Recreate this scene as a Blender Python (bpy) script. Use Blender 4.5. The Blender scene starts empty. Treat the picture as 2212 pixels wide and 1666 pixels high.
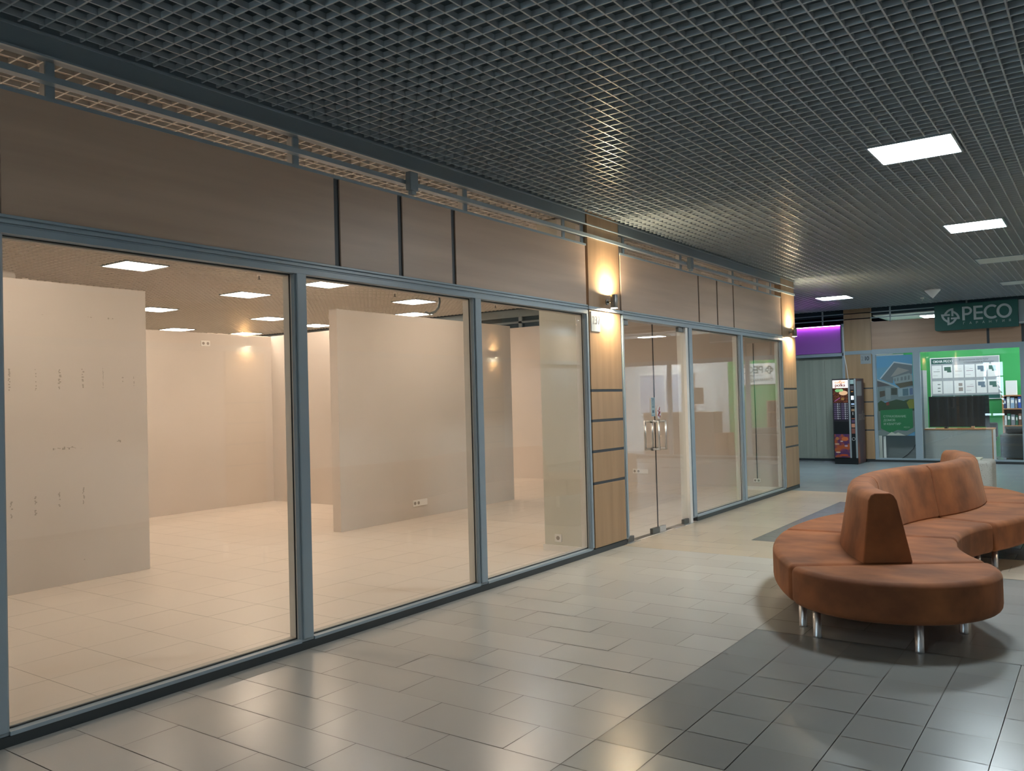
import bpy, bmesh, math, random
from mathutils import Vector, Matrix
random.seed(7)
SC = bpy.context.scene
COL = SC.collection

# ------------------------------------------------------------ camera, sky, exposure
cam_d = bpy.data.cameras.new('camera')
cam = bpy.data.objects.new('camera', cam_d); COL.objects.link(cam)
cam_d.sensor_fit = 'HORIZONTAL'; cam_d.sensor_width = 36.0
cam_d.lens = 1822.19 / 2212 * 36.0
cam_d.clip_start = 0.05; cam_d.clip_end = 200
RM = Matrix(((8.15960553e-01, 3.26257519e-02, 5.77186224e-01),
             (5.77505541e-01, -4.48026021e-04, -8.16386642e-01),
             (-2.63766336e-02, 9.99467538e-01, -1.92071241e-02)))
cam.matrix_world = Matrix.Translation((0, 0, 1.55)) @ RM.to_4x4()
SC.camera = cam
w = bpy.data.worlds.new('daylight'); SC.world = w; w.use_nodes = True
w.node_tree.nodes['Background'].inputs[0].default_value = (0.62, 0.82, 1.0, 1)
w.node_tree.nodes['Background'].inputs[1].default_value = 8.0
SC.view_settings.view_transform = 'Standard'; SC.view_settings.look = 'None'
SC.view_settings.gamma = 1; SC.view_settings.exposure = 0.75
SC.view_settings.use_curve_mapping = False
SC.cycles.use_denoising = True
SC.cycles.max_bounces = 10; SC.cycles.diffuse_bounces = 5; SC.cycles.glossy_bounces = 5
SC.cycles.transparent_max_bounces = 24
SC.cycles.sample_clamp_indirect = 80.0
SHOP_W = 23.0      # radiance of the shop's ceiling panels
HALL_W = 56.0       # radiance of the corridor's ceiling panels
SCONCE_W = 1150.0

# ------------------------------------------------------------ materials
def mat(name, col=(.5, .5, .5), rough=.5, metal=0., emit=None, es=0., spec=None):
    m = bpy.data.materials.new(name); m.use_nodes = True
    b = m.node_tree.nodes['Principled BSDF']
    b.inputs['Base Color'].default_value = (*col, 1)
    b.inputs['Roughness'].default_value = rough
    b.inputs['Metallic'].default_value = metal
    if spec is not None: b.inputs['Specular IOR Level'].default_value = spec
    if emit:
        b.inputs['Emission Color'].default_value = (*emit, 1)
        b.inputs['Emission Strength'].default_value = es
    return m
def N(m, t, **kw):
    n = m.node_tree.nodes.new(t)
    for k, v in kw.items(): setattr(n, k, v)
    return n
def L(m, a, b): m.node_tree.links.new(a, b)
def bsdf(m): return m.node_tree.nodes['Principled BSDF']
def varied(m, c1, c2, scale=(1, 1, 1), detail=4, bump=0., lo=.35, hi=.65, nscale=1.0, dist=.01):
    tc = N(m, 'ShaderNodeTexCoord'); mp = N(m, 'ShaderNodeMapping')
    mp.inputs['Scale'].default_value = scale
    no = N(m, 'ShaderNodeTexNoise'); no.inputs['Scale'].default_value = nscale; no.inputs['Detail'].default_value = detail
    L(m, tc.outputs['Object'], mp.inputs[0]); L(m, mp.outputs[0], no.inputs['Vector'])
    cr = N(m, 'ShaderNodeValToRGB')
    cr.color_ramp.elements[0].position = lo; cr.color_ramp.elements[1].position = hi
    cr.color_ramp.elements[0].color = (*c1, 1); cr.color_ramp.elements[1].color = (*c2, 1)
    L(m, no.outputs['Fac'], cr.inputs[0]); L(m, cr.outputs[0], bsdf(m).inputs['Base Color'])
    if bump:
        bp = N(m, 'ShaderNodeBump'); bp.inputs['Strength'].default_value = bump; bp.inputs['Distance'].default_value = dist
        L(m, no.outputs['Fac'], bp.inputs['Height']); L(m, bp.outputs[0], bsdf(m).inputs['Normal'])
    return m

M = {}
M['wood'] = varied(mat('maple_laminate', rough=.42), (.33, .21, .115), (.40, .26, .145), (9, 9, .7), 6)
M['wood_h'] = varied(mat('maple_laminate_horizontal', rough=.42), (.47, .34, .25), (.55, .40, .295), (9, .6, 9), 6)
M['wood_hx'] = varied(mat('maple_laminate_facade', rough=.42), (.37, .225, .145), (.43, .27, .175), (.6, 9, 9), 6)
M['alu'] = varied(mat('painted_aluminium', rough=.33, metal=.0), (.27, .345, .40), (.30, .38, .43), (1, 1, 1), 2)
M['alu_dark'] = mat('dark_joint', (.045, .055, .065), .5)
M['beam'] = mat('beam_grey', (.20, .26, .30), .5)
M['plinth'] = mat('plinth_charcoal', (.035, .045, .05), .45)
M['inner_frame'] = mat('inner_frame_pale', (.76, .74, .69), .4)  # mullion aluminium with the shop's light put into its colour
M['seal'] = mat('rubber_seal', (.02, .02, .02), .7)
M['sillpaint'] = mat('inner_bead', (.5, .47, .43), .5)
M['wall'] = varied(mat('shop_wall_paint', rough=.75), (.65, .60, .55), (.68, .625, .575), (1, 1, 1), 3, bump=.05)
M['wall_pale'] = varied(mat('shop_pillar_paint', rough=.7), (.66, .66, .58), (.69, .69, .61), (1, 1, 1), 3)
M['grille'] = mat('grille_metal', (.36, .42, .46), .28, .0)
M['slab'] = mat('void_slab', (.045, .08, .105), .9)
M['steel'] = mat('brushed_steel', (.62, .62, .62), .36, 1.0)
M['steel_dark'] = mat('dark_steel', (.16, .17, .17), .35, .9)
M['white'] = mat('white_plastic', (.86, .85, .82), .4)
M['offlight'] = mat('unlit_diffuser', (.50, .52, .49), .5)
M['black'] = mat('black_plastic', (.012, .014, .016), .3)
M['dark'] = mat('dark_hole', (.01, .01, .01), .8)
M['plate'] = mat('number_plate', (.30, .36, .42), .4)
M['num'] = mat('plate_ink', (.02, .03, .05), .5)
M['num_pale'] = mat('plate_ink_pale', (.12, .15, .19), .5)
M['orange'] = None
M['green_wall'] = mat('green_paint', (.035, .34, .09), .6)
M['green_sign'] = mat('green_sign_panel', (.012, .095, .08), .35)
M['sign_letter'] = mat('sign_letter_grey', (.42, .48, .49), .4)
M['grey_sign'] = mat('grey_sign_panel', (.26, .30, .32), .4)
M['blind'] = varied(mat('vertical_blind', rough=.8), (.46, .47, .41), (.54, .55, .48), (14, 1, .1), 2)
M['purple'] = mat('purple_panel', (.30, .12, .46), .5)
M['led_purple'] = mat('purple_led_strip', (.8, .3, .9), .5, emit=(.85, .25, 1.0), es=24)
M['paper'] = mat('paper', (.78, .80, .80), .7)
M['beech'] = mat('beech_shelf', (.42, .20, .08), .5)
M['leather'] = mat('black_leather', (.02, .024, .026), .35)
M['desk_white'] = mat('counter_panel', (.42, .44, .43), .45)
M['brown'] = mat('brown_laminate', (.22, .12, .07), .5)
M['stone'] = varied(mat('speckled_concrete', rough=.8), (.20, .19, .17), (.40, .40, .36), (90, 90, 90), 3, lo=.30, hi=.42)
M['sconce'] = mat('sconce_metal', (.20, .20, .19), .35, .8)

# woven upholstery
m = mat('orange_velour', rough=.85); M['orange'] = m
varied(m, (.13, .040, .012), (.30, .098, .030), (2.6, 4.0, 3.4), 6, bump=.3, lo=.34, hi=.68, dist=.02)
bsdf(m).inputs['Sheen Weight'].default_value = .15
bsdf(m).inputs['Sheen Roughness'].default_value = .5
bsdf(m).inputs['Sheen Tint'].default_value = (1, .55, .3, 1)

def light_mat(name, col, s):
    return mat(name, (.8, .8, .8), .5, emit=col, es=s)
M['shop_light'] = light_mat('warm_diffuser', (1.0, .78, .61), SHOP_W)
M['hall_light'] = light_mat('cool_diffuser', (.90, .97, 1.0), HALL_W)
M['hall_light_blue'] = light_mat('cool_blue_diffuser', (.82, .95, 1.0), HALL_W)
M['hall_light_dim'] = light_mat('dim_diffuser', (.90, .97, 1.0), 24)
M['office_light'] = light_mat('office_diffuser', (.92, .97, 1.0), 22)
M['sconce_light'] = light_mat('sconce_lens', (1.0, .80, .52), SCONCE_W)

# architectural glass: transparent with an angle dependent mirror layer
def glass_mat(name, tint, f0=.045, rough=0.0):
    m = bpy.data.materials.new(name); m.use_nodes = True
    nt = m.node_tree; nt.nodes.clear()
    out = nt.nodes.new('ShaderNodeOutputMaterial'); mix = nt.nodes.new('ShaderNodeMixShader')
    tr = nt.nodes.new('ShaderNodeBsdfTransparent'); gl = nt.nodes.new('ShaderNodeBsdfGlossy')
    tr.inputs[0].default_value = (*tint, 1); gl.inputs['Roughness'].default_value = rough
    geo = nt.nodes.new('ShaderNodeNewGeometry')
    dot = nt.nodes.new('ShaderNodeVectorMath'); dot.operation = 'DOT_PRODUCT'
    nt.links.new(geo.outputs['Incoming'], dot.inputs[0]); nt.links.new(geo.outputs['Normal'], dot.inputs[1])
    def mt(op, a, b=None):
        n = nt.nodes.new('ShaderNodeMath'); n.operation = op
        for k, v in enumerate((a, b)):
            if v is None: continue
            if isinstance(v, (int, float)): n.inputs[k].default_value = v
            else: nt.links.new(v, n.inputs[k])
        return n.outputs[0]
    c = mt('ABSOLUTE', dot.outputs['Value'])
    p = mt('POWER', mt('SUBTRACT', 1.0, c), 5.0)
    f = mt('ADD', mt('MULTIPLY', p, 1 - f0), f0)
    nt.links.new(f, mix.inputs[0]); nt.links.new(tr.outputs[0], mix.inputs[1]); nt.links.new(gl.outputs[0], mix.inputs[2])
    nt.links.new(mix.outputs[0], out.inputs[0])
    return m
M['glass'] = glass_mat('clear_glass', (.97, .985, .975))
M['glass_far'] = glass_mat('office_glass', (.95, .97, .965), .06)

# floor tiles: tint and value kept per tile in a colour attribute
m = mat('floor_tile', rough=.3); M['tile'] = m
at = N(m, 'ShaderNodeVertexColor'); at.layer_name = 'tint'
L(m, at.outputs['Color'], bsdf(m).inputs['Base Color']); bsdf(m).inputs['Roughness'].default_value = .24; bsdf(m).inputs['Specular IOR Level'].default_value = .5
m = mat('shop_tile', (.72, .65, .58), .32); M['tile_shop'] = m
at = N(m, 'ShaderNodeVertexColor'); at.layer_name = 'tint'; L(m, at.outputs['Color'], bsdf(m).inputs['Base Color'])
M['grout'] = mat('grout', (.13, .12, .105), .9)
M['grout_shop'] = mat('grout_shop', (.30, .25, .21), .9)

# ------------------------------------------------------------ mesh helpers
class MB:
    def __init__(s): s.v = []; s.f = []; s.mi = []; s.mats = []; s.cur = 0; s.sm = []
    def use(s, m):
        if m not in s.mats: s.mats.append(m)
        s.cur = s.mats.index(m); return s
    def face(s, idx, smooth=False): s.f.append(idx); s.mi.append(s.cur); s.sm.append(smooth)
    def box(s, x0, x1, y0, y1, z0, z1):
        b = len(s.v)
        s.v += [(x0, y0, z0), (x1, y0, z0), (x1, y1, z0), (x0, y1, z0), (x0, y0, z1), (x1, y0, z1), (x1, y1, z1), (x0, y1, z1)]
        for q in ((3, 2, 1, 0), (4, 5, 6, 7), (0, 1, 5, 4), (1, 2, 6, 5), (2, 3, 7, 6), (3, 0, 4, 7)):
            s.face(tuple(b + i for i in q))
        return s
    def prism(s, pts, axis, a, b):
        """pts 2-D outline, extruded along axis 0/1/2 from a to b"""
        n = len(pts); k = len(s.v)
        def P(p, t):
            if axis == 0: return (t, p[0], p[1])
            if axis == 1: return (p[0], t, p[1])
            return (p[0], p[1], t)
        s.v += [P(p, a) for p in pts] + [P(p, b) for p in pts]
        s.face(tuple(range(k + n - 1, k - 1, -1))); s.face(tuple(range(k + n, k + 2 * n)))
        for i in range(n):
            j = (i + 1) % n; s.face((k + i, k + j, k + n + j, k + n + i), n > 10)
        return s
    def tube(s, pts, r, seg=12, caps=True):
        pts = [Vector(p) for p in pts]; k = len(s.v); n = len(pts)
        for i, p in enumerate(pts):
            t = (pts[min(i + 1, n - 1)] - pts[max(i - 1, 0)]).normalized()
            u = t.cross(Vector((0, 0, 1)))
            if u.length < 1e-3: u = t.cross(Vector((1, 0, 0)))
            u.normalize(); v = t.cross(u)
            rr = r[i] if isinstance(r, (list, tuple)) else r
            for q in range(seg):
                a = 2 * math.pi * q / seg
                s.v.append(tuple(p + rr * (math.cos(a) * u + math.sin(a) * v)))
        for i in range(n - 1):
            for q in range(seg):
                q2 = (q + 1) % seg
                s.face((k + i * seg + q, k + i * seg + q2, k + (i + 1) * seg + q2, k + (i + 1) * seg + q), True)
        if caps:
            s.face(tuple(k + q for q in range(seg - 1, -1, -1))); s.face(tuple(k + (n - 1) * seg + q for q in range(seg)))
        return s
    def build(s, name, m=None, parent=None, bevel=0, bseg=2, angle=30, loc=None, recalc=True):
        me = bpy.data.meshes.new(name); me.from_pydata(s.v, [], s.f)
        ms = s.mats if s.mats else [m]
        for x in ms: me.materials.append(x)
        for i, p in enumerate(me.polygons):
            p.material_index = s.mi[i] if s.mats else 0; p.use_smooth = s.sm[i]
        bm = bmesh.new(); bm.from_mesh(me)
        if recalc: bmesh.ops.recalc_face_normals(bm, faces=bm.faces)
        bm.to_mesh(me); bm.free()
        o = bpy.data.objects.new(name, me); COL.objects.link(o)
        if parent: o.parent = parent
        if loc: o.location = loc
        if bevel:
            b = o.modifiers.new('bevel', 'BEVEL'); b.width = bevel; b.segments = bseg
            b.limit_method = 'ANGLE'; b.angle_limit = math.radians(angle); b.harden_normals = True
            for p in me.polygons: p.use_smooth = True
        return o
def box(name, x0, x1, y0, y1, z0, z1, m, parent=None, bevel=0):
    return MB().box(x0, x1, y0, y1, z0, z1).build(name, m, parent, bevel)
def empty(name, loc=(0, 0, 0), parent=None):
    o = bpy.data.objects.new(name, None); COL.objects.link(o); o.location = loc; o.empty_display_size = .1
    if parent: o.parent = parent
    return o
def tag(o, label=None, cat=None, group=None, kind=None):
    if label: o['label'] = label
    if cat: o['category'] = cat
    if group: o['group'] = group
    if kind: o['kind'] = kind
    return o
def struct(o): o['kind'] = 'structure'; return o
def text(name, body, size, loc, rot, m, parent, depth=.002, bold=0., align='LEFT', squeeze=1.0, shear=0):
    """lettering as solid shapes: every outline of the font is filled on its own, so overlapping strokes stay closed"""
    cu = bpy.data.curves.new(name, 'FONT'); cu.body = body; cu.size = size; cu.align_x = align; cu.shear = shear
    t = bpy.data.objects.new(name + '_outline', cu); COL.objects.link(t)
    bpy.context.view_layer.update()
    cv = t.to_curve(bpy.context.evaluated_depsgraph_get())
    loops = []
    for sp in cv.splines:
        pts = []; bp = sp.bezier_points; n = len(bp)
        for k in range(n):
            a, b = bp[k], bp[(k + 1) % n]
            straight = a.handle_right_type == 'VECTOR' and b.handle_left_type == 'VECTOR'
            for q in range(1 if straight else 5):
                u = q / 5; v = 1 - u
                p = a.co * v ** 3 + a.handle_right * 3 * v * v * u + b.handle_left * 3 * v * u * u + b.co * u ** 3
                if not pts or (Vector((p.x, p.y)) - pts[-1]).length > 1e-6: pts.append(Vector((p.x, p.y)))
        if len(pts) > 2: loops.append(pts)
    t.to_curve_clear(); bpy.data.objects.remove(t)
    # non-zero winding fill, cut into thin horizontal slices
    q = MB(); st = size / 44
    ys = [p.y for l in loops for p in l]; y = min(ys) + st * .5
    while y < max(ys):
        xs = []
        for l in loops:
            for k in range(len(l)):
                a, b = l[k - 1], l[k]
                if (a.y > y) != (b.y > y): xs.append((a.x + (b.x - a.x) * (y - a.y) / (b.y - a.y), 1 if b.y > a.y else -1))
        xs.sort(); wn = 0
        for k, (x, d) in enumerate(xs):
            if wn == 0: x0 = x
            wn += d
            if wn == 0: q.box((x0 - bold) * squeeze, (x + bold) * squeeze, y - st * .5, y + st * .5, 0, depth)
        y += st
    mt = Matrix.Translation(loc) @ Matrix.Rotation(rot, 4, 'Z') @ Matrix.Rotation(math.pi / 2, 4, 'X')
    q.v = [tuple(mt @ Vector(v)) for v in q.v]
    return q.build(name, m, parent)
def copy_tree(o, parent=None):
    c = o.copy(); COL.objects.link(c); c.parent = parent
    for ch in list(o.children): copy_tree(ch, c)
    return c

# ------------------------------------------------------------ key dimensions (metres; camera stands at x=0,y=0)
XF = -4.24          # plane of the shopfront faces
XG = -4.28          # glass
ZH = 2.50; ZG = 2.41; ZW = 3.10; ZC = 3.43; ZB = 3.31
YR = 20.0           # facade across the end of the corridor
XR = 2.1            # right hand side of the corridor
YB = -12.0          # glazed end behind

# ------------------------------------------------------------ floor
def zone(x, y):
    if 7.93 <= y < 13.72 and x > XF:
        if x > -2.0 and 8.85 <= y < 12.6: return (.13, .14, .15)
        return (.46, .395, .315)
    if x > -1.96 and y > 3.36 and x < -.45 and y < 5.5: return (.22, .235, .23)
    if y >= 13.72: return (.22, .27, .29)  # bluish tone holds the daylight reflected on the far tiles
    if x > -.45: return (.27, .262, .245)  # this tone and the next carry the light falling off to the right
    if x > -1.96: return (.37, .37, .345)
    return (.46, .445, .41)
def tiles(mb, cols, x0, x1, y0, y1, tx, ty, ox, oy, stag, colf, var=.045, gap=.0018, tilt=.0011):
    j = math.floor((y0 - oy) / ty)
    while oy + j * ty < y1:
        a0 = oy + j * ty; a1 = a0 + ty
        off = ox + (stag if (j % 2) else 0)
        i = math.floor((x0 - off) / tx)
        while off + i * tx < x1:
            b0 = off + i * tx; b1 = b0 + tx
            c0, c1, d0, d1 = max(b0, x0) + gap, min(b1, x1) - gap, max(a0, y0) + gap, min(a1, y1) - gap
            if c1 > c0 + .01 and d1 > d0 + .01:
                k = len(mb.v); tl = [random.uniform(-tilt, tilt) for _ in range(2)]
                for (X, Y) in ((c0, d0), (c1, d0), (c1, d1), (c0, d1)):
                    sx = 1 if X == c1 else -1; sy = 1 if Y == d1 else -1
                    mb.v.append((X, Y, .001 + (tl[0] * sx + tl[1] * sy) * .5))
                mb.face((k, k + 1, k + 2, k + 3))
                c = colf((c0 + c1) / 2, (d0 + d1) / 2); g = 1 + random.uniform(-var, var)
                cols.append((c[0] * g, c[1] * g, c[2] * g, 1))
            i += 1
        j += 1
def floor_obj(name, mb, cols, m, parent=None):
    o = mb.build(name, m, parent, recalc=False)
    a = o.data.color_attributes.new('tint', 'FLOAT_COLOR', 'CORNER')
    for p in o.data.polygons:
        for li in p.loop_indices: a.data[li].color = cols[p.index]
    return o
fl = struct(box('floor', -20.2, 6, YB, 24.2, -.2, -.004, M['grout']))
mb, cols = MB(), []
tiles(mb, cols, XF, -1.96, YB, 8.85, .609, .305, -1.96, 3.36, .3045, zone)
tiles(mb, cols, XF, -3.178, 8.85, 12.51, .609, .305, -1.96, 3.36, .3045, zone)
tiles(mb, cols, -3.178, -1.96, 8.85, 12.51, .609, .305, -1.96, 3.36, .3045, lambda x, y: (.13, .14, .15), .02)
tiles(mb, cols, XF, -1.96, 12.51, 20.0, .609, .305, -1.96, 3.36, .3045, zone)
tiles(mb, cols, -1.96, -.45, 3.36, 5.5, .3045, .305, -1.96, 3.36, 0, zone, .07)
tiles(mb, cols, -1.96, XR, YB, 3.36, .609, .305, -1.96, 3.36, .3045, zone)
tiles(mb, cols, -.45, XR, 3.36, 5.5, .609, .305, -.45, 3.36, 0, zone)
tiles(mb, cols, -1.96, -1.046, 5.5, 7.93, .609, .305, -1.96, 3.36, .3045, zone)
tiles(mb, cols, -1.046, XR, 5.5, 7.93, .609, .305, -1.96, 3.36, .3045, lambda x, y: (.26, .265, .255))  # darker tone puts the weaker light around the sofa into the tiles
tiles(mb, cols, -1.96, XR, 7.93, 20.0, .609, .305, -1.96, 3.36, .3045, zone)
tiles(mb, cols, -7.5, XF, 14.2, 20.0, .609, .305, -1.96, 3.36, .3045, zone)
tiles(mb, cols, -20, XF, YB, -.1, .609, .305, -1.96, 3.36, .3045, zone)
floor_obj('floor_tiling', mb, cols, M['tile'], fl)
mb, cols = MB(), []
tiles(mb, cols, -20, XF, .0, 14.1, .46, .46, -5.10, 2.455, 0, lambda x, y: (.72, .65, .58), .012, .0012, .0005)
floor_obj('floor_tiling_pale', mb, cols, M['tile_shop'], fl)
mb, cols = MB(), []
tiles(mb, cols, -20, 6, 20.0, 24, .45, .45, 0, 0, 0, lambda x, y: (.2, .22, .22), .03)
floor_obj('floor_tiling_office', mb, cols, M['tile'], fl)

# ------------------------------------------------------------ ceilings
lights = []    # (cx, cy) squares cut out of the grilles
HALL_ON = [(-1.17, 7.17), (-1.19, 10.98), (-4.36, 17.25), (1.33, 17.4), (-2.4, -5.0), (-1.17, -.6)]  # last three are unseen panels added to brighten the corridor and fascia
HALL_OFF = [(-1.22, 14.1), (-1.22, 17.4), (-1.17, 3.3), (1.33, 7.17)]
SHOP = [(-10.2, 6.08), (-11.57, 8.82), (-14.35, 11.55), (-14.35, 8.93), (-17.6, 11.5), (-9.75, 8.95), (-10.35, 11.6),
        (-11.8, 13.2), (-17.6, 13.4), (-14.9, 13.3), (-6.4, 3.2), (-6.4, 8.95), (-10.2, 3.2), (-14.3, 5.6), (-6.4, 6.08)]
def cuts(cs, axis, at, lo, hi):
    iv = [(lo, hi)]
    for cx, cy in cs:
        c = (cx, cy)
        if abs(c[1 - axis] - at) < .31:
            a, b = c[axis] - .31, c[axis] + .31; nv = []
            for (p, q) in iv:
                if b <= p or a >= q: nv.append((p, q)); continue
                if a > p: nv.append((p, a))
                if b < q: nv.append((b, q))
            iv = nv
    return iv
M['grille_shop'] = mat('grille_metal_pale', (.72, .70, .66), .4)  # same grille metal, the shop light from below lifted into its colour
def grille(name, x0, x1, y0, y1, cs, parent=None, gm='grille', px=-.05, step=.1, wdt=.0045, h=.030):
    mb = MB().use(M[gm])
    i = math.ceil((x0 - px) / step)
    while px + i * step < x1:
        x = px + i * step
        for a, b in cuts(cs, 1, x, y0, y1): mb.box(x - wdt, x + wdt, a, b, ZC, ZC + h)
        i += 1
    j = math.ceil((y0 - .03) / step)
    while .03 + j * step < y1:
        y = .03 + j * step
        for a, b in cuts(cs, 0, y, x0, x1): mb.box(a, b, y - wdt, y + wdt, ZC + .0005, ZC + h)
        j += 1
    return mb.build(name, None, parent)
cl = struct(box('ceiling', -20.2, 6, YB, 24.2, 3.95, 4.1, M['slab']))
HC = HALL_ON + HALL_OFF
grille('corridor_grille', -4.20, XR, YB, YR - .02, HC, cl)
grille('far_left_grille', -7.5, -4.20, 14.3, YR - .02, HC, cl)
grille('shop_grille', -20.0, -4.34, 0.0, 14.0, SHOP, cl, 'grille_shop')
box('shop_void', -20.0, -4.4, 0, 14.1, 3.9, 3.94, mat('void_pale', (.50, .44, .38), .9), cl)  # void slab made paler to hold the shop's bounced light
box('hall_soffit', -20.0, -4.2, YB, -.1, 3.43, 3.47, M['offlight'], cl)

def panel(cx, cy, m, on, z=ZC):
    o = empty('ceiling_light', (cx, cy, z))
    f = MB()
    for a, b, c, d in ((-.3, .3, -.3, -.285), (-.3, .3, .285, .3), (-.3, -.285, -.285, .285), (.285, .3, -.285, .285)):
        f.box(a, b, c, d, -.008, .03)
    f.build('light_frame', M['alu'], o)
    MB().box(-.285, .285, -.285, .285, -.004, .0).build('diffuser', m, o)
    MB().box(-.29, .29, -.29, .29, .002, .07).build('light_housing', M['slab'], o)
    return o
g = 'square ceiling panels of the corridor'
names = {0: 'lit square ceiling panel nearest above the orange sofa', 1: 'lit square ceiling panel further back over the far end of the sofa',
         2: 'small lit square ceiling panel above the vending machine'}
for i, (cx, cy) in enumerate(HALL_ON):
    if cy < -8: continue
    o = panel(cx, cy, M['hall_light_dim'] if i == 5 else M['hall_light'] if i in (0, 4) else M['hall_light_blue'], True)
    tag(o, names.get(i, ['lit square ceiling panel on the right side before the office', 'lit square ceiling panel in the hall behind the shopfront corner', 'lit square ceiling panel just behind the viewpoint'][i - 3] if i > 2 else ''), 'ceiling light', g)
names = {0: 'unlit grey square ceiling panel beyond the two lit ones', 1: 'unlit grey square ceiling panel nearest the green shop sign'}
for i, (cx, cy) in enumerate(HALL_OFF):
    o = panel(cx, cy, M['offlight'], False)
    tag(o, names.get(i, ['', '', 'unlit square ceiling panel just before the nearest lit one', 'unlit square ceiling panel along the opposite wall', 'unlit square ceiling panel behind the viewpoint'][i]), 'ceiling light', g)
shop_lab = ['warm lit panel above the stained left partition, nearest the first window', 'warm lit panel in the first window, second nearest to the glass',
            'warm lit panel in the first window beside the mullion, deep in the shop', 'warm lit panel just right of the stained partition top',
            'farthest warm lit panel, over the back wall in the first window', 'warm lit panel at the top left corner of the second window',
            'warm lit panel above the middle partition in the second window', 'warm lit panel half hidden behind the middle partition top',
            'warm lit panel glimpsed over the back wall corner', 'warm lit panel sliver left of the middle partition']
for i, (cx, cy) in enumerate(SHOP):
    o = panel(cx, cy, M['shop_light'], True)
    tag(o, shop_lab[i] if i < len(shop_lab) else ['warm shop panel just inside the first window, above the fascia line', 'warm shop panel just inside the third window, above the fascia line', 'warm shop panel over the far side of the stained partition', 'warm shop panel behind the back partition at the left', 'warm shop panel just inside the second window, above the fascia line'][i - 10],
        'ceiling light', 'warm ceiling panels of the empty shop')

# ------------------------------------------------------------ shell walls
struct(box('wall_shop_back', -20.2, -20.0, -.1, 14.2, 0, 3.95, M['wall']))
struct(box('wall_shop_near', -20.0, -4.36, -.12, -.02, 0, 3.95, M['wall']))
struct(box('wall_shop_far', -20.0, -4.30, 14.05, 14.15, 0, 3.05, M['wall']))
wv = struct(box('trim_8', -20.0, -4.30, 14.06, 14.14, 3.27, 3.42, M['beam']))
box('transom_rail', -20.0, -4.30, 14.08, 14.12, 3.14, 3.18, M['beam'], wv)
for k, x in enumerate((-9.75, -12.2, -15)): box('transom_post', x, x + .08, 14.08, 14.13, 3.05, 3.27, M['alu'], wv)
struct(box('wall_void', -20.2, -4.3, 14.16, 14.26, 0, 3.95, M['slab']))
struct(box('wall_hall_left', -20.2, -20.0, YB, -.12, 0, 3.95, M['wall']))
struct(box('wall_far_end', -20.2, 6, 24.2, 24.3, 0, 3.95, M['slab']))
struct(box('wall_far_left', -7.7, -7.6, 14.26, 24.2, 0, 3.95, M['slab']))
struct(box('wall_far_right', 5.9, 6, 20, 24.2, 0, 3.95, M['wall']))
# partitions inside the empty shop
def partition(name, x0, x1, y0, y1, h):
    return struct(box(name, x0, x1, y0, y1, 0, h, M['wall'], None, .004))
pa = partition('wall_inner_left', -7.87, -7.75, .0, 4.72, 2.74)
partition('wall_inner_back', -11.57, -11.45, .0, 9.32, 2.745)
partition('wall_inner_corner', -11.45, -8.9, 9.22, 9.34, 2.75)
partition('wall_inner_middle', -7.89, -7.75, 7.25, 10.95, 2.755)
# ragged unpainted top edges
m = mat('bare_plaster', (.62, .56, .49), .9)
for o, (x0, x1, y0, y1, h) in ((bpy.data.objects['wall_inner_left'], (-7.86, -7.76, .2, 4.70, 2.74)), (bpy.data.objects['wall_inner_back'], (-11.56, -11.46, .3, 9.3, 2.745))):
    mb = MB(); y = y0
    while y < y1:
        l = random.uniform(.03, .16)
        if random.random() < .55: mb.box(x0 + random.uniform(0, .05), x1 - random.uniform(0, .02), y, min(y + l, y1), h - .01, h + random.uniform(.003, .014))
        y += l + random.uniform(.0, .15)
    mb.build('ragged_edge', m, o)
# scuff marks where shelving hung on the left partition
sc = mat('scuff_mark', (.40, .36, .31), .8)
mb = MB(); x = -7.7485
def scuff(y, z, h, wd):
    n = int(h / .012)
    for i in range(n):
        if random.random() < .62:
            zz = z + i * .012; dy = random.uniform(-wd * .5, wd * .1)
            mb.box(x - .001, x, y + dy, y + dy + random.uniform(.3, .8) * wd, zz, zz + .010)
def scuff_h(y, z, wd, h):
    n = int(wd / .014)
    for i in range(n):
        if random.random() < .5: mb.box(x - .001, x, y + i * .014, y + i * .014 + .012, z + random.uniform(-h, h), z + random.uniform(-h, h) + .007)
for y, z, h, wd in ((3.44, 1.76, .2, .02), (3.66, 1.76, .2, .012), (3.865, 1.76, .2, .025), (4.08, 1.77, .2, .025), (4.275, 1.78, .2, .008), (4.47, 1.84, .08, .02), (4.58, 1.80, .1, .01),
                    (3.44, .66, .15, .02), (3.64, .66, .17, .02), (3.85, .70, .15, .018), (4.07, .70, .17, .02)):
    scuff(y, z, h, wd)
scuff_h(3.8, 1.23, .27, .012); scuff_h(4.40, 1.27, .05, .01); scuff_h(4.05, .19, .05, .01)
for y in (3.40, 3.72, 4.12, 4.33): scuff_h(y, 2.44 - .0 * y, .06, .008)
mb.build('scuff_marks', sc, pa)

# pillars that stand behind the wood columns
pl = struct(MB().box(-4.84, -4.345, 7.37, 8.03, 0, 3.42).build('wall_inner_pillar', M['wall_pale']))
box('skirting_board', -4.855, -4.345, 7.355, 7.37, 0, .06, M['white'], pl)
pl = struct(MB().box(-4.90, -4.345, 13.58, 14.03, 0, 3.42).build('wall_inner_corner_pillar', M['wall']))
box('skirting_board', -4.915, -4.345, 13.565, 13.58, 0, .06, M['white'], pl)

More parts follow.
